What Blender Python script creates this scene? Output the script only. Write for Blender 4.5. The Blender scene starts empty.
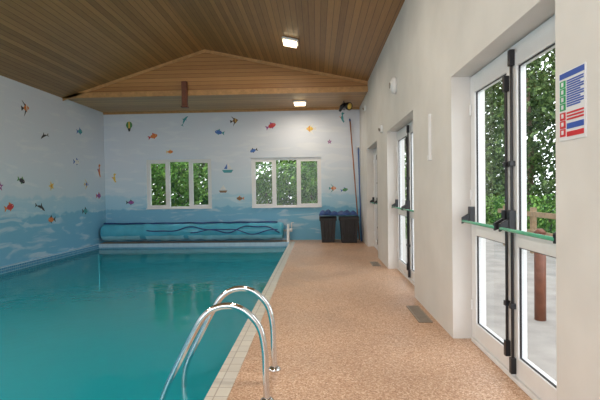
import bpy, math, random
from mathutils import Vector, Matrix
random.seed(7)
S=bpy.context.scene
try:
    S.view_settings.view_transform='Standard'
except Exception: pass

# ---------------------------------------------------------------- materials
def nm(name):
    m=bpy.data.materials.new(name); m.use_nodes=True
    nt=m.node_tree; b=nt.nodes['Principled BSDF']
    return m,nt,b
def plain(name,col,rough=0.5,metal=0.0,var=0.06,scale=12,emit=0,spec=0.5):
    m,nt,b=nm(name)
    tc=nt.nodes.new('ShaderNodeTexCoord'); n=nt.nodes.new('ShaderNodeTexNoise'); n.inputs['Scale'].default_value=scale
    n.inputs['Detail'].default_value=4
    nt.links.new(tc.outputs['Object'],n.inputs['Vector'])
    r=nt.nodes.new('ShaderNodeValToRGB')
    r.color_ramp.elements[0].position=0.3; r.color_ramp.elements[1].position=0.7
    r.color_ramp.elements[0].color=tuple(max(0,c*(1-var)) for c in col)+(1,)
    r.color_ramp.elements[1].color=tuple(min(1,c*(1+var)) for c in col)+(1,)
    nt.links.new(n.outputs['Fac'],r.inputs['Fac']); nt.links.new(r.outputs['Color'],b.inputs['Base Color'])
    b.inputs['Roughness'].default_value=rough; b.inputs['Metallic'].default_value=metal
    b.inputs['Specular IOR Level'].default_value=spec
    if emit:
        b.inputs['Emission Color'].default_value=tuple(col)+(1,); b.inputs['Emission Strength'].default_value=emit
    return m
def math_n(nt,op,a=None,b=None,c=None):
    n=nt.nodes.new('ShaderNodeMath'); n.operation=op
    for i,v in enumerate((a,b,c)):
        if v is None: continue
        if isinstance(v,(int,float)): n.inputs[i].default_value=v
        else: nt.links.new(v,n.inputs[i])
    return n.outputs[0]
def planks(name,axis,width,c1,c2,rough=0.45):
    m,nt,b=nm(name)
    tc=nt.nodes.new('ShaderNodeTexCoord'); sp=nt.nodes.new('ShaderNodeSeparateXYZ')
    nt.links.new(tc.outputs['Object'],sp.inputs[0])
    u=math_n(nt,'DIVIDE',sp.outputs[axis],width)
    fl=math_n(nt,'FLOOR',u); fr=math_n(nt,'FRACT',u)
    wn=nt.nodes.new('ShaderNodeTexWhiteNoise'); wn.noise_dimensions='1D'; nt.links.new(fl,wn.inputs['W'])
    # grain
    mp=nt.nodes.new('ShaderNodeMapping')
    sc=[1.2,1.2,1.2]
    sc[axis]=14
    mp.inputs['Scale'].default_value=sc
    nt.links.new(tc.outputs['Object'],mp.inputs['Vector'])
    no=nt.nodes.new('ShaderNodeTexNoise'); no.inputs['Scale'].default_value=3; no.inputs['Detail'].default_value=6
    nt.links.new(mp.outputs[0],no.inputs['Vector'])
    s=math_n(nt,'MULTIPLY_ADD',wn.outputs['Value'],0.6,math_n(nt,'MULTIPLY',no.outputs['Fac'],0.6))
    s=math_n(nt,'SUBTRACT',s,0.1)
    r=nt.nodes.new('ShaderNodeValToRGB')
    r.color_ramp.elements[0].color=tuple(c1)+(1,); r.color_ramp.elements[1].color=tuple(c2)+(1,)
    nt.links.new(s,r.inputs['Fac'])
    # groove
    d=math_n(nt,'ABSOLUTE',math_n(nt,'SUBTRACT',fr,0.5))
    g=math_n(nt,'GREATER_THAN',d,0.45)
    mx=nt.nodes.new('ShaderNodeMixRGB'); mx.blend_type='MULTIPLY'
    nt.links.new(math_n(nt,'MULTIPLY',g,0.65),mx.inputs['Fac']); nt.links.new(r.outputs['Color'],mx.inputs['Color1'])
    mx.inputs['Color2'].default_value=(0.18,0.12,0.08,1)
    nt.links.new(mx.outputs[0],b.inputs['Base Color']); b.inputs['Roughness'].default_value=rough
    return m
def mural(name):
    m,nt,b=nm(name)
    tc=nt.nodes.new('ShaderNodeTexCoord'); sp=nt.nodes.new('ShaderNodeSeparateXYZ')
    nt.links.new(tc.outputs['Object'],sp.inputs[0])
    mp=nt.nodes.new('ShaderNodeMapping'); mp.inputs['Scale'].default_value=(1,1,0.25)
    nt.links.new(tc.outputs['Object'],mp.inputs['Vector'])
    no=nt.nodes.new('ShaderNodeTexNoise'); no.inputs['Scale'].default_value=2.0; no.inputs['Detail'].default_value=4; no.inputs['Roughness'].default_value=0.55
    nt.links.new(mp.outputs[0],no.inputs['Vector'])
    z=math_n(nt,'MULTIPLY_ADD',math_n(nt,'SUBTRACT',no.outputs['Fac'],0.5),0.5,sp.outputs[2])
    f=math_n(nt,'DIVIDE',z,4.0)
    r=nt.nodes.new('ShaderNodeValToRGB'); cr=r.color_ramp
    stops=[(0.0,(.15,.43,.66)),(0.245,(.20,.49,.70)),(0.255,(.36,.62,.79)),(0.345,(.43,.66,.81)),(0.36,(.59,.73,.85)),(0.46,(.65,.76,.87)),(0.6,(.70,.77,.88)),(1.0,(.74,.78,.88))]
    cr.elements[0].position=0; cr.elements[0].color=stops[0][1]+(1,)
    cr.elements[1].position=1; cr.elements[1].color=stops[-1][1]+(1,)
    for p,c in stops[1:-1]:
        e=cr.elements.new(p); e.color=c+(1,)
    nt.links.new(f,r.inputs['Fac'])
    # pale brush strokes
    mp2=nt.nodes.new('ShaderNodeMapping'); mp2.inputs['Scale'].default_value=(0.7,0.7,3.2); mp2.inputs['Rotation'].default_value=(0.25,0.2,0)
    nt.links.new(tc.outputs['Object'],mp2.inputs['Vector'])
    n2=nt.nodes.new('ShaderNodeTexNoise'); n2.inputs['Scale'].default_value=1.6; n2.inputs['Detail'].default_value=5; n2.inputs['Distortion'].default_value=0.6
    nt.links.new(mp2.outputs[0],n2.inputs['Vector'])
    r2=nt.nodes.new('ShaderNodeValToRGB'); r2.color_ramp.elements[0].position=0.54; r2.color_ramp.elements[1].position=0.64
    r2.color_ramp.elements[1].color=(0.35,0.35,0.35,1)
    nt.links.new(n2.outputs['Fac'],r2.inputs['Fac'])
    mx=nt.nodes.new('ShaderNodeMixRGB'); nt.links.new(r2.outputs['Color'],mx.inputs['Fac'])
    nt.links.new(r.outputs['Color'],mx.inputs['Color1']); mx.inputs['Color2'].default_value=(.86,.90,.95,1)
    nt.links.new(mx.outputs[0],b.inputs['Base Color']); b.inputs['Roughness'].default_value=0.6
    return m
def gravel(name):
    m,nt,b=nm(name)
    tc=nt.nodes.new('ShaderNodeTexCoord')
    v=nt.nodes.new('ShaderNodeTexVoronoi'); v.inputs['Scale'].default_value=105
    nt.links.new(tc.outputs['Object'],v.inputs['Vector'])
    sp=nt.nodes.new('ShaderNodeSeparateColor'); nt.links.new(v.outputs['Color'],sp.inputs[0])
    r=nt.nodes.new('ShaderNodeValToRGB'); cr=r.color_ramp
    cr.elements[0].color=(.32,.17,.10,1); cr.elements[1].color=(.78,.62,.48,1)
    for p,c in [(0.2,(.46,.27,.17)),(0.5,(.54,.345,.23)),(0.8,(.62,.42,.30))]:
        e=cr.elements.new(p); e.color=c+(1,)
    nt.links.new(sp.outputs[0],r.inputs['Fac'])
    n=nt.nodes.new('ShaderNodeTexNoise'); n.inputs['Scale'].default_value=1.1; n.inputs['Detail'].default_value=5
    nt.links.new(tc.outputs['Object'],n.inputs['Vector'])
    r2=nt.nodes.new('ShaderNodeValToRGB'); r2.color_ramp.elements[0].position=.36; r2.color_ramp.elements[1].position=.58
    r2.color_ramp.elements[0].color=(.86,.84,.82,1); r2.color_ramp.elements[1].color=(1,1,1,1)
    nt.links.new(n.outputs['Fac'],r2.inputs['Fac'])
    mx=nt.nodes.new('ShaderNodeMixRGB'); mx.blend_type='MULTIPLY'; mx.inputs['Fac'].default_value=1
    nt.links.new(r.outputs['Color'],mx.inputs['Color1']); nt.links.new(r2.outputs['Color'],mx.inputs['Color2'])
    nt.links.new(mx.outputs[0],b.inputs['Base Color'])
    rr=nt.nodes.new('ShaderNodeMapRange'); rr.inputs['From Min'].default_value=.36; rr.inputs['From Max'].default_value=.58
    rr.inputs['To Min'].default_value=.36; rr.inputs['To Max'].default_value=.48
    nt.links.new(n.outputs['Fac'],rr.inputs['Value']); nt.links.new(rr.outputs[0],b.inputs['Roughness'])
    bp=nt.nodes.new('ShaderNodeBump'); bp.inputs['Strength'].default_value=.2; bp.inputs['Distance'].default_value=.003
    nt.links.new(v.outputs['Distance'],bp.inputs['Height']); nt.links.new(bp.outputs[0],b.inputs['Normal'])
    return m
def tiles(name,c1,c2,mortar,size=0.12,rot=(0,0,0)):
    m,nt,b=nm(name)
    tc=nt.nodes.new('ShaderNodeTexCoord'); mp=nt.nodes.new('ShaderNodeMapping'); mp.inputs['Rotation'].default_value=rot
    nt.links.new(tc.outputs['Object'],mp.inputs['Vector'])
    br=nt.nodes.new('ShaderNodeTexBrick'); br.offset=0.0; br.inputs['Scale'].default_value=1
    br.inputs['Brick Width'].default_value=size; br.inputs['Row Height'].default_value=size; br.inputs['Mortar Size'].default_value=0.005
    br.inputs['Color1'].default_value=tuple(c1)+(1,); br.inputs['Color2'].default_value=tuple(c2)+(1,); br.inputs['Mortar'].default_value=tuple(mortar)+(1,)
    nt.links.new(mp.outputs[0],br.inputs['Vector']); nt.links.new(br.outputs['Color'],b.inputs['Base Color'])
    b.inputs['Roughness'].default_value=.25
    return m
def water():
    m,nt,b=nm('pool_water_mat')
    nt.nodes.remove(b); out=nt.nodes['Material Output']
    tc=nt.nodes.new('ShaderNodeTexCoord'); n=nt.nodes.new('ShaderNodeTexNoise'); n.inputs['Scale'].default_value=2.2; n.inputs['Detail'].default_value=3
    nt.links.new(tc.outputs['Object'],n.inputs['Vector'])
    n3=nt.nodes.new('ShaderNodeTexNoise'); n3.inputs['Scale'].default_value=9; n3.inputs['Detail'].default_value=2
    nt.links.new(tc.outputs['Object'],n3.inputs['Vector'])
    h=math_n(nt,'MULTIPLY_ADD',n3.outputs['Fac'],0.25,n.outputs['Fac'])
    bp=nt.nodes.new('ShaderNodeBump'); bp.inputs['Strength'].default_value=.28; bp.inputs['Distance'].default_value=.03
    nt.links.new(h,bp.inputs['Height'])
    d=nt.nodes.new('ShaderNodeBsdfDiffuse'); d.inputs['Color'].default_value=(.012,.39,.50,1)
    t=nt.nodes.new('ShaderNodeBsdfTransparent'); t.inputs['Color'].default_value=(.12,.72,.80,1)
    g=nt.nodes.new('ShaderNodeBsdfGlossy'); g.inputs['Roughness'].default_value=.02
    nt.links.new(bp.outputs[0],g.inputs['Normal'])
    m1=nt.nodes.new('ShaderNodeMixShader'); m1.inputs[0].default_value=.36
    nt.links.new(d.outputs[0],m1.inputs[1]); nt.links.new(t.outputs[0],m1.inputs[2])
    fr=nt.nodes.new('ShaderNodeFresnel'); fr.inputs['IOR'].default_value=1.38; nt.links.new(bp.outputs[0],fr.inputs['Normal'])
    m2=nt.nodes.new('ShaderNodeMixShader'); nt.links.new(fr.outputs[0],m2.inputs[0])
    nt.links.new(m1.outputs[0],m2.inputs[1]); nt.links.new(g.outputs[0],m2.inputs[2]); nt.links.new(m2.outputs[0],out.inputs['Surface'])
    return m
def glassm():
    m,nt,b=nm('window_glass'); nt.nodes.remove(b); out=nt.nodes['Material Output']
    t=nt.nodes.new('ShaderNodeBsdfTransparent'); t.inputs['Color'].default_value=(.95,.97,.96,1)
    g=nt.nodes.new('ShaderNodeBsdfGlossy'); g.inputs['Roughness'].default_value=.01
    lw=nt.nodes.new('ShaderNodeLayerWeight'); lw.inputs['Blend'].default_value=.5
    k=math_n(nt,'MULTIPLY_ADD',math_n(nt,'POWER',lw.outputs['Facing'],5),.5,.03)
    mx=nt.nodes.new('ShaderNodeMixShader'); nt.links.new(k,mx.inputs[0])
    nt.links.new(t.outputs[0],mx.inputs[1]); nt.links.new(g.outputs[0],mx.inputs[2]); nt.links.new(mx.outputs[0],out.inputs['Surface'])
    return m
def leafm(name,c1,c2,c3):
    m,nt,b=nm(name)
    tc=nt.nodes.new('ShaderNodeTexCoord'); n=nt.nodes.new('ShaderNodeTexNoise'); n.inputs['Scale'].default_value=3; n.inputs['Detail'].default_value=8; n.inputs['Roughness'].default_value=.8
    nt.links.new(tc.outputs['Object'],n.inputs['Vector'])
    r=nt.nodes.new('ShaderNodeValToRGB'); cr=r.color_ramp
    cr.elements[0].position=.38; cr.elements[1].position=.64
    cr.elements[0].color=tuple(c1)+(1,); cr.elements[1].color=tuple(c3)+(1,)
    e=cr.elements.new(.5); e.color=tuple(c2)+(1,)
    nt.links.new(n.outputs['Fac'],r.inputs['Fac']); nt.links.new(r.outputs['Color'],b.inputs['Base Color']); b.inputs['Roughness'].default_value=.7
    b.inputs['Specular IOR Level'].default_value=.2
    return m

M={}
M['wood']=planks('ceiling_wood_x',0,0.105,(.24,.105,.032),(.50,.25,.085))
M['woodg']=planks('gable_wood',2,0.10,(.35,.155,.05),(.58,.30,.11))
M['woods']=planks('soffit_wood',1,0.105,(.38,.19,.07),(.62,.35,.14))
M['beam']=plain('pine_trim',(.52,.28,.11),.5,var=.15)
M['reddark']=plain('dark_timber',(.16,.05,.025),.5,var=.2)
M['mural']=mural('sea_mural_paint')
M['rwall']=plain('offwhite_render',(.71,.69,.67),.75,var=.07,scale=1.6)
M['white']=plain('white_upvc',(.78,.79,.81),.3,var=.02)
M['whited']=plain('white_door_paint',(.66,.68,.73),.4,var=.03)
M['gravel']=gravel('resin_bound_gravel')
M['cop']=tiles('coping_tile',(.66,.64,.58),(.60,.58,.54),(.42,.39,.36),.15)
M['copb']=tiles('coping_tile_blue',(.42,.60,.74),(.38,.56,.72),(.3,.45,.6),.15)
M['band']=tiles('waterline_tile',(.03,.20,.42),(.06,.30,.52),(.3,.5,.6),.06,(math.radians(90),0,0))
M['bandx']=tiles('waterline_tile_side',(.03,.20,.42),(.06,.30,.52),(.3,.5,.6),.06,(0,math.radians(90),0))
M['basin']=tiles('basin_tile',(.25,.62,.72),(.22,.58,.70),(.18,.45,.55),.25)
M['water']=water()
M['glass']=glassm()
M['black']=plain('black_plastic',(.012,.012,.016),.35,var=.2)
M['bin']=plain('charcoal_bin_plastic',(.022,.022,.026),.5,var=.25)
M['tarp']=plain('navy_tarp',(.03,.08,.26),.5,var=.4)
M['steel']=plain('polished_steel',(.72,.74,.76),.12,1.0,var=.03)
M['grate']=plain('grey_grate',(.30,.26,.22),.5,var=.1)
M['dark']=plain('drain_dark',(.03,.03,.03),.8)
M['green_bar']=plain('green_tinted_bar',(.10,.42,.27),.2,var=.1)
M['cover']=plain('pool_cover_teal',(.08,.42,.60),.35,var=.12,scale=3)
M['cover2']=plain('pool_cover_light',(.30,.64,.76),.4,var=.12,scale=4)
M['strap']=plain('blue_strap',(.015,.05,.20),.4,var=.2)
M['poleblue']=plain('pole_blue',(.05,.12,.35),.35)
M['polered']=plain('pole_red',(.36,.14,.07),.4)
M['lamp']=plain('warm_diffuser',(1.0,.80,.50),.4,emit=5)
M['paper']=plain('sign_white',(.74,.75,.78),.4,var=.02)
M['sblue']=plain('sign_blue',(.04,.10,.42),.4)
M['sgreen']=plain('sign_green',(.02,.33,.12),.4)
M['sred']=plain('sign_red',(.60,.03,.04),.4)
M['patio']=plain('patio_paving',(.30,.275,.255),.8,var=.2,scale=3)
M['grass']=plain('grass',(.07,.14,.03),.9,var=.3,scale=6)
M['fence']=plain('fence_timber',(.32,.22,.13),.8,var=.2)
M['trunk']=plain('bark',(.12,.08,.05),.9,var=.3)
M['leafd']=leafm('leaf_dark',(.010,.028,.008),(.055,.10,.032),(.24,.34,.11))
M['leafb']=leafm('leaf_bright',(.014,.05,.010),(.09,.22,.035),(.36,.54,.13))
for k,c in dict(f_or=(.72,.22,.05),f_rd=(.58,.05,.06),f_bk=(.03,.03,.04),f_tl=(.05,.32,.37),f_bl=(.06,.17,.52),f_ye=(.78,.54,.10),f_pu=(.30,.08,.32),f_gr=(.10,.30,.12),f_wh=(.80,.80,.80),f_br=(.25,.13,.06)).items():
    M[k]=plain('decal_'+k[2:],c,.5,var=.1)

# ---------------------------------------------------------------- mesh builder
class B:
    def __init__(s,name): s.n=name; s.v=[]; s.f=[]; s.mi=[]; s.mats=[]; s.sm=[]
    def m(s,k):
        if k not in s.mats: s.mats.append(k)
        return s.mats.index(k)
    def add(s,vs,fs,k,smooth=False):
        o=len(s.v); s.v+= [tuple(v) for v in vs]; i=s.m(k)
        for f in fs: s.f.append(tuple(o+a for a in f)); s.mi.append(i); s.sm.append(smooth)
    def box(s,a,b,k):
        x0,y0,z0=[min(p,q) for p,q in zip(a,b)]; x1,y1,z1=[max(p,q) for p,q in zip(a,b)]
        s.add([(x0,y0,z0),(x1,y0,z0),(x1,y1,z0),(x0,y1,z0),(x0,y0,z1),(x1,y0,z1),(x1,y1,z1),(x0,y1,z1)],
              [(0,3,2,1),(4,5,6,7),(0,1,5,4),(1,2,6,5),(2,3,7,6),(3,0,4,7)],k)
    def tube(s,pts,r,k,n=12,cap=True):
        pts=[Vector(p) for p in pts]; rs=r if isinstance(r,list) else [r]*len(pts)
        vs=[];fs=[]; up=None
        for i,p in enumerate(pts):
            t=(pts[min(i+1,len(pts)-1)]-pts[max(i-1,0)]).normalized()
            if up is None:
                up=Vector((0,0,1)) if abs(t.z)<.9 else Vector((0,1,0))
            a=(up-t*up.dot(t)).normalized(); up=a; c=t.cross(a)
            for j in range(n):
                th=2*math.pi*j/n; vs.append(p+(a*math.cos(th)+c*math.sin(th))*rs[i])
        for i in range(len(pts)-1):
            for j in range(n):
                fs.append((i*n+j,i*n+(j+1)%n,(i+1)*n+(j+1)%n,(i+1)*n+j))
        if cap:
            fs.append(tuple(range(n-1,-1,-1))); fs.append(tuple((len(pts)-1)*n+j for j in range(n)))
        s.add(vs,fs,k,True)
    def prism(s,poly,ax,a,b,k):
        def P(p,t):
            return {0:(t,p[0],p[1]),1:(p[0],t,p[1]),2:(p[0],p[1],t)}[ax]
        n=len(poly); vs=[P(p,a) for p in poly]+[P(p,b) for p in poly]
        fs=[tuple(range(n)),tuple(range(2*n-1,n-1,-1))]+[(i,(i+1)%n,n+(i+1)%n,n+i) for i in range(n)]
        s.add(vs,fs,k)
    def done(s,bevel=0,recalc=True):
        me=bpy.data.meshes.new(s.n); me.from_pydata(s.v,[],s.f)
        for k in s.mats: me.materials.append(M[k])
        for p,i,sm in zip(me.polygons,s.mi,s.sm): p.material_index=i; p.use_smooth=sm
        if recalc:
            import bmesh
            bm=bmesh.new(); bm.from_mesh(me); bmesh.ops.recalc_face_normals(bm,faces=bm.faces[:]); bm.to_mesh(me); bm.free()
        me.update(); ob=bpy.data.objects.new(s.n,me); S.collection.objects.link(ob)
        if bevel:
            md=ob.modifiers.new('bevel','BEVEL'); md.width=bevel; md.segments=2; md.limit_method='ANGLE'
        return ob
def smooth(pts,n=8):
    P=[Vector(p) for p in pts]; P=[P[0]]+P+[P[-1]]; out=[]
    for i in range(1,len(P)-2):
        p0,p1,p2,p3=P[i-1:i+3]
        for j in range(n):
            t=j/n
            out.append(.5*((2*p1)+(-p0+p2)*t+(2*p0-5*p1+4*p2-p3)*t*t+(-p0+3*p1-3*p2+p3)*t**3))
    out.append(P[-2]); return out

# ---------------------------------------------------------------- dimensions
XL,XR=-6.5,1.31; YN,YF=-2.5,13.6; YG=11.4
PX0,PX1=-6.42,-.81; PY0,PY1=-1.6,12.95
RX,RZ=-2.79,5.10; EL,ER=3.95,4.20; SO=3.96; T=.32
DOORS=[(2.52,4.42),(6.15,8.4),(9.8,11.8)]; DH=2.54

# floor
b=B('floor')
b.box((PX1+.16,YN,-.3),(XR+T,YF,0),'gravel')
b.box((XL,PY1+.16,-.3),(PX1+.16,YF,0),'gravel')
b.box((XL,YN,-.3),(PX1+.16,PY0-.16,0),'gravel')
b.done()
b=B('trim_pool_coping')
b.box((PX1,PY0-.16,-.1),(PX1+.16,PY1+.16,.004),'cop')
b.box((XL,PY0-.16,-.1),(PX0,PY1+.16,.004),'copb')
b.box((PX0,PY1,-.1),(PX1,PY1+.16,.004),'copb')
b.box((PX0,PY0-.16,-.1),(PX1,PY0,.004),'cop')
b.done()
b=B('swimming_pool')
b.box((PX0-.07,PY0-.15,-1.5),(PX1+.15,PY1+.15,-1.4),'basin')
b.box((PX1+.005,PY0,-1.4),(PX1+.15,PY1,-.3),'basin'); b.box((PX0-.07,PY0,-1.4),(PX0-.005,PY1,-.3),'basin')
b.box((PX0,PY1+.005,-1.4),(PX1,PY1+.15,-.3),'basin'); b.box((PX0,PY0-.15,-1.4),(PX1,PY0-.005,-.3),'basin')
b.box((PX1+.005,PY0,-.3),(PX1+.15,PY1,-.1),'bandx'); b.box((PX0-.07,PY0,-.3),(PX0+.004,PY1,-.015),'bandx')
b.box((PX0,PY1-.004,-.3),(PX1,PY1+.15,-.1),'band'); b.box((PX0,PY0-.15,-.3),(PX1,PY0-.005,-.1),'band')
pool=b.done()
b=B('water_surface'); b.add([(PX0,PY0,-.14),(PX1,PY0,-.14),(PX1,PY1,-.14),(PX0,PY1,-.14)],[(0,1,2,3)],'water'); wt=b.done(recalc=False); wt.parent=pool

# walls
b=B('wall_left'); b.box((XL-.25,YN,-.3),(XL,YF+.3,SO+.05),'mural'); b.done()
WINS=[(-5.22,-3.2,.98,2.5),(-1.98,.14,.98,2.5)]
b=B('wall_far')
xs=[XL,WINS[0][0],WINS[0][1],WINS[1][0],WINS[1][1],XR+T]
b.box((XL,YF,-.3),(XR+T,YF+.3,.98),'mural'); b.box((XL,YF,2.5),(XR+T,YF+.3,4.3),'mural')
for i in (0,2,4): b.box((xs[i],YF,.98),(xs[i+1],YF+.3,2.5),'mural')
b.done()
b=B('wall_right')
ys=[YN]+[y for d in DOORS for y in d]+[YF]
for i in range(0,len(ys),2): b.box((XR,ys[i],0),(XR+T,ys[i+1],DH),'rwall')
b.box((XR,YN,DH),(XR+T,YF,ER+.25),'rwall')
b.done()
b=B('wall_near')   # end wall behind the camera; wide unglazed opening added to let light in
b.box((XL,YN-.25,-.3),(XR+T,YN,.5),'rwall'); b.box((XL,YN-.25,3.4),(XR+T,YN,3.95),'rwall')
b.box((XL,YN-.25,.5),(-6.0,YN,3.4),'rwall'); b.box((.9,YN-.25,.5),(XR+T,YN,3.4),'rwall')
b.prism([(XL,3.95),(XR+T,3.95),(XR+T,4.2),(RX,5.15)],1,YN-.25,YN,'rwall')
b.done()

# ceiling
b=B('ceiling')
b.prism([(XL-.25,EL-.08),(RX,RZ),(RX,RZ+.12),(XL-.25,EL+.04)],1,YN-.25,YG+.05,'wood')
b.prism([(RX,RZ),(XR+T,ER-.07),(XR+T,ER+.07),(RX,RZ+.12)],1,YN-.25,YG+.05,'wood')
b.done()
b=B('ceiling_gable_panel')
b.prism([(XL,SO),(XR,SO),(XR,ER),(RX,RZ),(XL,EL+.01)],1,YG,YG+.06,'woodg')
b.done()
b=B('ceiling_soffit'); b.box((XL,YG+.06,SO),(XR,YF,SO+.06),'woods'); b.done()
b=B('trim_gable')
b.box((XL,YG-.03,SO-.02),(XR,YG,SO+.11),'beam')
for (x0,z0,x1,z1) in [(XL,EL,RX,RZ),(RX,RZ,XR,ER)]:
    b.prism([(x0,z0-.07),(x1,z1-.07),(x1,z1),(x0,z0)],1,YG-.03,YG,'beam')
b.done()
b=B('trim_ceiling_edge'); b.box((XL,YF-.03,SO-.06),(XR,YF,SO),'beam')
b.done()
b=B('hanging_timber_post'); b.box((-3.37,YG-.16,3.66),(-3.24,YG-.03,4.28),'reddark'); b.box((-3.39,YG-.18,3.62),(-3.22,YG-.03,3.66),'reddark'); b.done(bevel=.01)

# windows
for wi,(x0,x1,z0,z1) in enumerate(WINS):
    b=B('window_%d'%(wi+1)); y0,y1=YF+.06,YF+.13; fw=.075
    b.box((x0,y0,z0),(x1,y1,z0+fw),'white'); b.box((x0,y0,z1-fw),(x1,y1,z1),'white')
    b.box((x0,y0,z0+fw),(x0+fw,y1,z1-fw),'white'); b.box((x1-fw,y0,z0+fw),(x1,y1,z1-fw),'white')
    w=(x1-x0)
    c=[x0+w/3,x0+2*w/3]
    for m_ in c: b.box((m_-.04,y0,z0+fw),(m_+.04,y1,z1-fw),'white')
    for sa,sb in ((x0+fw,c[0]-.04),(c[1]+.04,x1-fw)):
        q=.045; yy=y0-.015
        b.box((sa,yy,z0+fw),(sb,y1-.01,z0+fw+q),'white'); b.box((sa,yy,z1-fw-q),(sb,y1-.01,z1-fw),'white')
        b.box((sa,yy,z0+fw+q),(sa+q,y1-.01,z1-fw-q),'white'); b.box((sb-q,yy,z0+fw+q),(sb,y1-.01,z1-fw-q),'white')
        b.box(((sa+sb)/2-.05,yy-.03,z0+fw+.01),((sa+sb)/2+.05,yy,z0+fw+.03),'white')
    yy=y0+.03
    b.add([(x0+fw,yy,z0+fw),(x1-fw,yy,z0+fw),(x1-fw,yy,z1-fw),(x0+fw,yy,z1-fw)],[(0,1,2,3)],'glass')
    b.box((x0+.005,YF-.05,z0+.001),(x1-.005,YF+.06,z0+.03),'white')
    b.done()

# glazed double doors
def door(i,y0,y1,solid=False):
    b=B('door_%d'%i); xa,xb=XR+.18,XR+.25; fw=.07; top=DH-.01
    g='white'
    b.box((xa,y0+.005,0),(xb,y0+fw,top),g); b.box((xa,y1-fw,0),(xb,y1-.005,top),g); b.box((xa,y0+fw,top-fw),(xb,y1-fw,top),g)
    b.box((xa-.03,y0+fw,0),(xb,y1-fw,.035),g)
    ym=(y0+y1)/2
    for k,(ya,yb) in enumerate(((y0+fw+.004,ym-.004),(ym+.004,y1-fw-.004))):
        st=.085; xi=xa-.012; xo=xb-.012; zb,zt=.04,top-fw-.004
        b.box((xi,ya,zb),(xo,ya+st,zt),g); b.box((xi,yb-st,zb),(xo,yb,zt),g)
        b.box((xi,ya+st,zb),(xo,yb-st,zb+.15),g); b.box((xi,ya+st,zt-.10),(xo,yb-st,zt),g)
        b.box((xi,ya+st,1.02),(xo,yb-st,1.12),g)
        if solid:
            b.box((xi+.02,ya+st,zb+.15),(xi+.04,yb-st,1.02),'whited'); b.box((xi+.02,ya+st,1.12),(xi+.04,yb-st,zt-.10),'whited')
        else:
            xx=xi+.03
            for za,zc_ in ((zb+.15,1.02),(1.12,zt-.10)):
                b.add([(xx,ya+st,za),(xx,yb-st,za),(xx,yb-st,zc_),(xx,ya+st,zc_)],[(0,1,2,3)],'glass')
                g_=.008
                for (p,q,r_,s_) in ((ya+st,ya+st+g_,za,zc_),(yb-st-g_,yb-st,za,zc_),(ya+st,yb-st,za,za+g_),(ya+st,yb-st,zc_-g_,zc_)):
                    b.box((xi+.012,p,r_),(xi+.028,q,s_),'black')
        hy=ya-.004 if k==0 else yb+.004
        for hz in (.3,1.35,zt-.3): b.tube([(xi-.008,hy,hz),(xi-.008,hy,hz+.1)],.011,'white',8)
        ry=(yb-.04) if k==0 else (ya+.05)
        lo,hi=(.06,zt+.03) if k==0 else (.16,zt-.14)
        b.tube([(xi-.02,ry,lo),(xi-.02,ry,hi)],.012,'black',8)
        for hz,hh in ((lo,.12),(hi-.12,.12),(1.62,.04),(.55,.04)):
            b.box((xi-.04,ry-.02,hz),(xi,ry+.02,hz+hh),'black')
        oy=(ya+.05) if k==0 else (yb-.05)
        for by in (ry,oy):
            b.box((xi-.05,by-.025,1.13),(xi,by+.025,1.29),'black')
            b.prism([(xi-.045,1.23),(xi-.115,1.19),(xi-.115,1.13),(xi-.045,1.16)],1,by-.016,by+.016,'black')
        b.tube([(xi-.105,min(ry,oy),1.155),(xi-.105,max(ry,oy),1.155)],.014,'green_bar',10)
    b.done(bevel=.004)
door(1,*DOORS[0]); door(2,*DOORS[1]); door(3,DOORS[2][0],DOORS[2][1],True)

# pool ladder
b=B('pool_ladder')
prof=[(-.365,0.0),(-.37,.18),(-.375,.36),(-.41,.52),(-.50,.625),(-.60,.668),(-.71,.655),(-.80,.59),(-.88,.46),(-.97,.29),(-1.06,.11),(-1.105,-.02),(-1.115,-.2),(-1.115,-.6),(-1.115,-1.15)]
for y in (3.08,3.64):
    b.tube(smooth([(x,y,z) for x,z in prof],7),.023,'steel',18)
    b.tube([(-.365,y,.002),(-.365,y,.014),(-.365,y,.03)],[.055,.05,.028],'steel',20)
for z in (-.38,-.64,-.9):
    b.box((-1.15,3.08,z-.015),(-1.06,3.64,z+.015),'steel')
b.done()

# floor drains
for (x0,x1,y0,y1) in [(1.10,1.25,4.95,5.65),(1.06,1.22,8.7,9.2)]:
    b=B('floor_drain_grate')
    b.box((x0,y0,.001),(x1,y1,.004),'dark')
    b.box((x0,y0,.004),(x0+.015,y1,.010),'grate'); b.box((x1-.015,y0,.004),(x1,y1,.010),'grate')
    n=int((y1-y0)/.03)
    for i in range(n+1):
        y=y0+i*(y1-y0-.012)/n; b.box((x0+.015,y,.004),(x1-.015,y+.014,.010),'grate')
    b.done()

# pool cover on reel
b=B('pool_cover_reel')
n=90; yc,zc=13.26,.33; x0,x1=-6.42,-1.0
pts=[];rs=[]
for i in range(n+1):
    t=i/n; x=x0+(x1-x0)*t; pts.append((x,yc,zc)); rs.append(.235+.010*math.sin(t*31)+.008*math.sin(t*77+1)+random.uniform(-.003,.003))
rs[0]=rs[-1]=.20
b.tube(pts,rs,'cover',32)
vs=[];fs=[];m_=60
for i in range(m_+1):
    x=x0+.03+(x1-x0-.06)*i/m_; w=.012*math.sin(i*1.3)+.01*math.sin(i*.37)
    for a in (205,225,245,262):
        r=.255+w; a=math.radians(a); vs.append((x,yc+r*math.cos(a)*1.0,zc+r*math.sin(a)))
for i in range(m_):
    for j in range(3): fs.append((i*4+j,i*4+j+1,(i+1)*4+j+1,(i+1)*4+j))
b.add(vs,fs,'cover2',True)
b.tube([(x0+.05+.1*i,yc-.06+.01*math.sin(i),zc+.248+.006*math.sin(i*.8)) for i in range(53)],.024,'strap',8)
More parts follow.
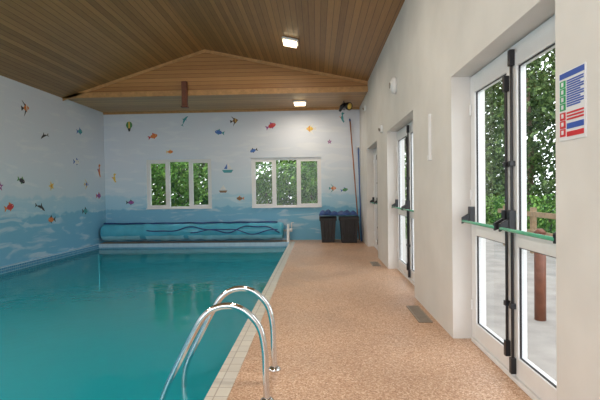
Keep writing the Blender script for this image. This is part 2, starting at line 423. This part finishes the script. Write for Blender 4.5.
# slack hose / hauling rope lying along the front of the roll, in uneven loops
for (xa_,xb_,base,amp,fq,ph,rr) in ((-5.0,-1.1,166,30,4.3,0,.018),(-3.7,-1.15,176,26,2.6,1.9,.015)):
    sw=[]
    for i in range(121):
        t=i/120; x=xa_+(xb_-xa_)*t
        th=math.radians(base+amp*(math.sin(t*math.pi*fq+ph)+.35*math.sin(t*math.pi*fq*2.3+1))*(.35+.65*t)*.8)
        sw.append((x,yc+.28*math.cos(th),zc+.28*math.sin(th)))
    b.tube(sw,rr,'strap',8)
b.tube([(XL+.01,yc,zc),(-.80,yc,zc)],.035,'steel',12)
for sx in (-.86,):
    b.prism([(yc-.25,0),(yc-.18,0),(yc+.03,.42),(yc+.18,0),(yc+.25,0),(yc+.07,.5),(yc-.07,.5)],0,sx-.03,sx+.03,'white')
    b.tube([(sx+.03,yc,zc),(sx+.12,yc,zc)],.05,'white',14)
b.tube([(-.76,yc,zc),(-.76,yc+.0,zc+.22),(-.70,yc,zc+.22)],.016,'white',8)
b.done()

# bins
def bin_(x0,x1,y0,y1,h):
    b=B('storage_bin')
    t=.045
    lo=[(x0+t,y0+t,0),(x1-t,y0+t,0),(x1-t,y1-t,0),(x0+t,y1-t,0)]; hi=[(x0,y0,h),(x1,y0,h),(x1,y1,h),(x0,y1,h)]
    b.add(lo+hi,[(0,3,2,1),(4,5,6,7),(0,1,5,4),(1,2,6,5),(2,3,7,6),(3,0,4,7)],'bin')
    b.box((x0-.02,y0-.02,h-.06),(x1+.02,y1+.02,h),'bin')
    b.prism([(y0-.03,h),(y1+.02,h),(y1,h+.05),(y0+.12,h+.07),(y0,h+.04)],0,x0-.02,x1+.02,'bin')
    b.box(((x0+x1)/2-.12,y0-.05,h-.03),((x0+x1)/2+.12,y0-.02,h+.01),'bin')
    for r in (.25,.5,.75): 
        xx=x0+(x1-x0)*r; b.box((xx-.015,y0-.005,.1),(xx+.015,y0+.05,h-.07),'bin')
    b.done(bevel=.012)
bin_(.08,.53,12.74,13.22,.68); bin_(.64,1.15,12.60,13.13,.68)
b=B('folded_tarpaulin')
vs=[];fs=[];nx,ny=24,10
for i in range(nx+1):
    for j in range(ny+1):
        x=.05+1.10*i/nx; y=12.66+.46*j/ny+.03*math.sin(i*.7)
        z=.79+abs(.06*math.sin(i*.8)+.03*math.sin(j*1.4+i*.5))+.02*random.random()+.07*math.exp(-((i-5)/3)**2)+.03*math.exp(-((i-17)/4)**2)
        if j in (0,ny) or i in (0,nx): z=.785
        vs.append((x,y,z))
for i in range(nx):
    for j in range(ny): fs.append((i*(ny+1)+j,(i+1)*(ny+1)+j,(i+1)*(ny+1)+j+1,i*(ny+1)+j+1))
b.add(vs,fs,'tarp',True); ob=b.done()
md=ob.modifiers.new('thick','SOLIDIFY'); md.thickness=.025

# pool poles in the corner
b=B('pool_net_pole')
b.tube([(1.24,13.30,.0),(1.02,13.56,3.55)],.018,'polered',8)
b.tube([(1.02,13.56,3.55),(1.01,13.57,3.62)],[.024,.02],'poleblue',8)
b.done()
b=B('pool_brush_pole')
b.tube([(1.27,13.05,.0),(1.25,13.5,2.75)],.020,'poleblue',8)
b.box((1.20,13.51,2.70),(1.30,13.57,2.79),'f_wh')
b.done()

# ceiling lights
def lamp(name,c,sx,tilt,e):
    M_=Matrix.Translation(c)@Matrix.Rotation(tilt,4,'Y')
    b=B(name); h=sx/2
    b.box((-h,-h,-.05),(h,h,0),'white'); b.box((-h+.03,-h+.03,-.10),(h-.03,h-.03,-.05),'lamp')
    ob=b.done(bevel=.015); ob.matrix_world=M_
    l=bpy.data.lights.new('bulb','AREA'); l.energy=e; l.color=(1,.86,.68); l.size=sx
    lo=bpy.data.objects.new('bulb',l); S.collection.objects.link(lo); lo.parent=ob; lo.location=(0,0,-.12)
tilt=math.atan(.9/4.12)
RZf=lambda x: ER+.2184*(XR-x)-.005
lamp('ceiling_fill_light',(-.5,9.35,RZf(-.5)),.34,tilt,40)
lamp('ceiling_fill_light',(-.44,12.5,SO-.003),.36,0,25)
lamp('ceiling_fill_light',(-.5,5.2,RZf(-.5)),.34,tilt,45)  # fill fixture added above the frame to brighten the hall
lamp('ceiling_fill_light',(-.5,1.2,RZf(-.5)),.34,tilt,45)  # another added fill fixture, overhead and out of view
tl=-math.atan(1.15/3.71)
lamp('ceiling_fill_light',(-5.2,3.6,EL+.31*1.3-.01),.34,tl,90)  # unseen fixture added as fill for the left side
lamp('ceiling_fill_light',(-5.2,.2,EL+.31*1.3-.01),.34,tl,90)  # second added fill fixture on the left slope, unseen

# hanging spotlight at the far corner
b=B('ceiling_spotlight')
b.tube([(.78,12.6,SO-.001),(.78,12.6,SO-.12)],.012,'black',8)
b.tube([(.78,12.68,SO-.2),(.80,12.6,SO-.14),(.88,12.48,SO-.16),(.92,12.42,SO-.18)],[.05,.08,.10,.11],'black',14)
b.tube([(.66,12.5,SO-.30),(.72,12.45,SO-.18),(.80,12.5,SO-.08)],[.03,.06,.04],'black',10)
b.tube([(.925,12.41,SO-.182),(.93,12.405,SO-.184)],.085,'f_ye',14)
b.done()

# wall fittings
b=B('emergency_wall_light')
yy,zz=7.45,3.17
b.tube([(XR,yy,zz),(XR-.05,yy,zz),(XR-.09,yy,zz)],[.14,.13,.06],'white',20)
b.tube([(XR-.085,yy,zz),(XR-.10,yy,zz)],.05,'grate',14); b.done()
for (yy,zz) in [(8.95,2.6),(11.9,3.55)]:
    b=B('wall_sensor'); b.box((XR-.05,yy-.06,zz),(XR,yy+.06,zz+.14),'white'); b.tube([(XR-.05,yy,zz+.06),(XR-.08,yy,zz+.05)],.035,'grate',10); b.done(bevel=.01)
b=B('wall_cable_conduit'); b.box((XR-.03,5.185,1.85),(XR+.002,5.215,2.32),'white'); b.box((XR-.035,5.16,1.79),(XR+.002,5.24,1.85),'white'); b.done(bevel=.005)

# safety sign
b=B('wall_pool_safety_sign')
y0,y1,z0,z1=2.235,2.475,1.70,2.06; X=XR
def sq(ya,yb,za,zb,k,d=.007): # ya measured from the left edge as seen from the room
    b.box((X-d,y1-(y1-y0)*yb,z1-(z1-z0)*zb),(X,y1-(y1-y0)*ya,z1-(z1-z0)*za),k)
sq(0,1,0,1,'paper',.005)
sq(.04,.96,.02,.10,'sblue')
for i in range(4):
    sq(.05,.27,.13+i*.11,.13+i*.11+.10,'sgreen')
    sq(.12,.20,.15+i*.11,.13+i*.11+.08,'paper',.009)
for i in range(3):
    sq(.05,.27,.59+i*.12,.59+i*.12+.11,'sred')
    sq(.12,.20,.61+i*.12,.59+i*.12+.08,'paper',.009)
for i in range(12):
    sq(.32,.94-(.12 if i%3==2 else 0),.14+i*.033,.14+i*.033+.02,'sblue')
for i in range(3):
    sq(.32,.94,.60+i*.045,.60+i*.045+.025,'sred')
sq(.32,.94,.76,.84,'sblue'); sq(.32,.94,.88,.95,'sred')
b.done()

# ---------------------------------------------------------------- mural decals (cut-out sea creatures fixed on the walls)
def shape(kind):
    P=[]
    if kind=='fish':
        P.append(([(math.cos(a)*.5,math.sin(a)*.28) for a in [i*math.pi/8 for i in range(16)]],0))
        P.append(([(-.42,0),(-.85,.3),(-.75,0),(-.85,-.3)],1))
        P.append(([(-.15,.24),(.2,.24),(-.1,.5)],1)); P.append(([(-.1,-.24),(.15,-.24),(-.1,-.42)],1))
        P.append(([(.28,.1),(.34,.1),(.34,.04),(.28,.04)],2))
    if kind=='angel':
        P.append(([(.5,0),(0,.42),(-.4,.05),(-.4,-.05),(0,-.42)],0)); P.append(([(0,.3),(-.5,.8),(-.15,.2)],1)); P.append(([(0,-.3),(-.5,-.8),(-.15,-.2)],1))
        P.append(([(-.35,0),(-.75,.25),(-.75,-.25)],1)); P.append(([(.05,.36),(.15,.28),(.15,-.28),(.05,-.36)],2))
    if kind=='balloon':
        P.append(([(math.cos(a)*.4,.2+math.sin(a)*.45) for a in [i*math.pi/8 for i in range(16)]],0))
        P.append(([(-.2,-.2),(.2,-.2),(.08,-.6),(-.08,-.6)],1)); P.append(([(-.1,.62),(.1,.62),(.1,-.2),(-.1,-.2)],2))
    if kind=='boat':
        P.append(([(-.6,-.1),(.6,-.1),(.4,-.4),(-.4,-.4)],0)); P.append(([(0,0),(0,.7),(.45,0)],1)); P.append(([(-.05,0),(-.05,.55),(-.4,0)],2))
    if kind=='dolphin':
        P.append(([(.75,.0),(.5,.16),(.1,.27),(-.35,.12),(-.7,-.12),(-.35,-.08),(.1,-.02),(.45,-.02)],0)); P.append(([(.1,.24),(-.12,.48),(-.1,.2)],0))
        P.append(([(-.62,-.06),(-.95,.05),(-.8,-.15),(-.85,-.38)],0)); P.append(([(.15,0),(.0,-.25),(.25,-.02)],1))
    if kind=='star':
        P.append(([((.55 if i%2==0 else .22)*math.sin(i*math.pi/5),(.55 if i%2==0 else .22)*math.cos(i*math.pi/5)) for i in range(10)],0))
        P.append(([(.1*math.cos(i),.1*math.sin(i)) for i in range(6)],1))
    if kind=='seahorse':
        P.append(([(.25,.55),(.0,.7),(-.15,.5),(-.05,.3),(-.25,.05),(-.1,-.3),(.1,-.6),(.25,-.5),(.12,-.3),(.12,0),(.05,.3),(.08,.42)],0)); P.append(([(-.2,.1),(-.42,.2),(-.2,-.1)],1))
    return P
def decals(name,items,wall):
    b=B(name)
    for (u,z,kind,s,cols,rot,flip) in items:
        s*=1.1
        for li,(poly,ci) in enumerate(shape(kind)):
            pts=[]
            for (p,q) in poly:
                if flip: p=-p
                pts.append((u+s*(p*math.cos(rot)-q*math.sin(rot)),z+s*(p*math.sin(rot)+q*math.cos(rot))))
            d=.004+li*.0012
            if wall=='far': b.prism(pts,1,YF-d,YF-.0005,cols[ci%len(cols)])
            else: b.prism(pts,0,XL+.0005,XL+d,cols[ci%len(cols)])
    b.done()
far=[(-5.71,3.52,'balloon',.22,('f_gr','f_bk','f_ye'),0,0),(-4.95,3.22,'fish',.2,('f_or','f_rd','f_wh'),.3,0),(-3.98,3.68,'dolphin',.2,('f_tl','f_bl'),.9,0),
(-2.96,3.30,'fish',.2,('f_bl','f_tl','f_wh'),-.2,1),(-2.45,3.64,'angel',.18,('f_br','f_bk','f_ye'),.2,0),(-1.33,3.47,'fish',.22,('f_rd','f_pu','f_wh'),.4,0),
(-.18,3.35,'angel',.22,('f_ye','f_wh','f_or'),0,1),(.80,3.66,'seahorse',.22,('f_tl','f_or'),0,0),(-2.7,2.18,'boat',.26,('f_tl','f_wh','f_bl'),0,0),(-1.92,2.72,'fish',.16,('f_bl','f_bk','f_wh'),.3,1),
(-4.45,2.73,'fish',.14,('f_or','f_ye','f_bk'),0,0),(-2.85,1.55,'boat',.2,('f_br','f_wh','f_wh'),0,0),(-2.35,1.28,'fish',.16,('f_br','f_or','f_bk'),0,1),
(.5,1.55,'angel',.16,('f_or','f_tl','f_wh'),0,0),(.85,1.5,'fish',.15,('f_gr','f_bl','f_wh'),.2,0),(-6.2,1.95,'seahorse',.2,('f_ye','f_or'),0,0),(-5.7,1.2,'fish',.17,('f_pu','f_bk','f_wh'),0,0),(.4,2.95,'star',.13,('f_pu','f_wh'),0,0)]
decals('sea_creature_decals',far,'far')
left=[(9.9,3.42,'angel',.2,('f_or','f_bk','f_wh'),.2,0),(10.55,2.86,'dolphin',.18,('f_bk','f_wh'),.5,1),(12.2,3.2,'fish',.2,('f_tl','f_bl','f_wh'),.1,0),
(12.0,2.35,'fish',.2,('f_wh','f_bl','f_bk'),0,0),(9.7,1.78,'fish',.17,('f_bk','f_gr','f_wh'),-.3,0),(10.8,1.68,'star',.2,('f_ye','f_or'),.3,0),(9.3,1.22,'fish',.2,('f_rd','f_or','f_wh'),.2,0),
(10.35,1.16,'dolphin',.22,('f_bk','f_wh'),-.5,0),(10.75,.86,'fish',.2,('f_or','f_bk','f_wh'),0,1),(13.25,2.16,'seahorse',.28,('f_or','f_pu'),0,0),(13.2,1.42,'fish',.2,('f_pu','f_rd','f_wh'),0,0),
(12.5,1.75,'angel',.16,('f_bl','f_ye','f_wh'),0,0),(12.4,1.0,'fish',.2,('f_tl','f_bk','f_wh'),0,0),(9.0,1.65,'star',.18,('f_pu','f_wh'),0,0)]
decals('sea_creature_decals',left,'left')

# ---------------------------------------------------------------- outdoors
b=B('ground_outside')
b.box((-25,YF+.3,-.45),(30,45,-.05),'grass'); b.box((5.8,-12,-.45),(30,YF+.3,-.05),'grass')
b.done()
b=B('patio'); b.box((XR+T,-12,-.34),(5.8,YF+.3,-.03),'patio'); b.done()
def foliage(name,blobs,n,size,mat,trunks=()):
    b=B(name); vs=[];fs=[]
    for _ in range(n):
        c,r=random.choice(blobs)
        while True:
            p=Vector((random.uniform(-1,1),random.uniform(-1,1),random.uniform(-1,1)))
            if .3<p.length<1: break
        p=Vector((c[0]+p.x*r[0],c[1]+p.y*r[1],c[2]+p.z*r[2]))
        if p.z<0.15: p.z=.15+abs(p.z)*.5
        a=Vector((random.gauss(0,1),random.gauss(0,1),random.gauss(0,1))).normalized(); t=a.orthogonal().normalized(); u=a.cross(t)
        s=size*random.uniform(.6,1.4); o=len(vs)
        vs+=[p-t*s,p+u*s*.5,p+t*s,p-u*s*.5]; fs.append((o,o+1,o+2,o+3))
    b.add(vs,fs,mat)
    for (x,y,h,r) in trunks:
        b.tube([(x,y,-.05),(x+.1,y+.05,h*.5),(x-.05,y,h)],[r,r*.8,r*.4],'trunk',8)
    b.done(recalc=False)
hx=[-9+i*.8 for i in range(16)]
foliage('hedge',[((x,16.3+random.uniform(-.2,.3),z),(.9,.6,.8)) for x in hx for z in (.4,1.3,2.1+.35*math.sin(x*2))],30000,.075,'leafb',[(x,16.3,1.5,.04) for x in hx])
foliage('garden_tree',[((-6.5,20.2,3.2),(1.8,1.5,1.6)),((-3.8,20.4,3.8),(1.6,1.4,1.5)),((0,20.4,3.5),(2.5,1.5,1.8)),((-9.5,20.3,3),(1.8,1.4,1.8)),((-5,20.5,1.5),(3,1.4,1.5)),((0,20.5,1.5),(3,1.4,1.5))],16000,.13,'leafd',[(-6.5,19,4,.12),(-3.8,19,4,.1),(0,20,4,.1)])
foliage('garden_tree',[((9.3+random.uniform(-.7,.7),y,z+random.uniform(-.4,.4)),(1.5,1.6,1.3)) for y in [7+2.0*i for i in range(12)] for z in (1.0,3.0,5.0,7.0)],36000,.13,'leafd',[(8.6,9.5,6,.12),(8.9,12.5,6,.15),(8.4,15.5,6,.1),(8.8,19,6,.14)])
foliage('hedge',[((6.5,y,.6),(.4,.9,.7)) for y in [9+1.3*i for i in range(12)]],9000,.06,'leafb',[(6.5,y,.8,.03) for y in [9+1.3*i for i in range(12)]])
foliage('garden_tree',[((x,34,z),(2.2,1.3,1.8)) for x in (1,4,7) for z in (1,3.5,6)],9000,.2,'leafd',[(1,34,5,.15),(5,34,5,.15)])
b=B('timber_fence')
for y in [4.5+1.5*i for i in range(6)]: b.box((4.9,y-.06,-.03),(5.0,y+.06,1.02),'fence')
for z in (.40,.82): b.box((4.86,4.3,z),(4.9,12.3,z+.11),'fence')
b.done()
b=B('garden_bollard'); b.tube([(2.50,5.15,-.03),(2.50,5.15,.95)],.06,'reddark',12); b.tube([(2.50,5.15,.95),(2.50,5.15,1.0)],[.07,.03],'reddark',12); b.done()

# ---------------------------------------------------------------- lights
w=bpy.data.worlds.new('overcast_sky'); S.world=w; w.use_nodes=True
bg=w.node_tree.nodes['Background']; bg.inputs['Color'].default_value=(.92,.96,1,1); bg.inputs['Strength'].default_value=3.5
def area(name,loc,rot,sx,sy,e,col):
    l=bpy.data.lights.new(name,'AREA'); l.shape='RECTANGLE'; l.size=sx; l.size_y=sy; l.energy=e; l.color=col
    o=bpy.data.objects.new(name,l); S.collection.objects.link(o); o.location=loc; o.rotation_euler=rot
area('fill_light_rear',(-2.5,YN-.1,2.0),(math.radians(90),0,math.radians(180)),6.8,2.8,1320,(1,.98,.95))  # fill lamp added in the rear opening, out of view

# ---------------------------------------------------------------- camera
cam=bpy.data.cameras.new('camera'); co=bpy.data.objects.new('camera',cam); S.collection.objects.link(co)
cam.sensor_width=36; cam.lens=450/600*36; cam.clip_start=.05
R=Matrix.Rotation(math.radians(2.16),4,'Z')@Matrix.Rotation(math.radians(90-1.02),4,'X')@Matrix.Rotation(math.radians(-.8),4,'Z')
co.matrix_world=Matrix.Translation((0,0,1.45))@R
S.camera=co
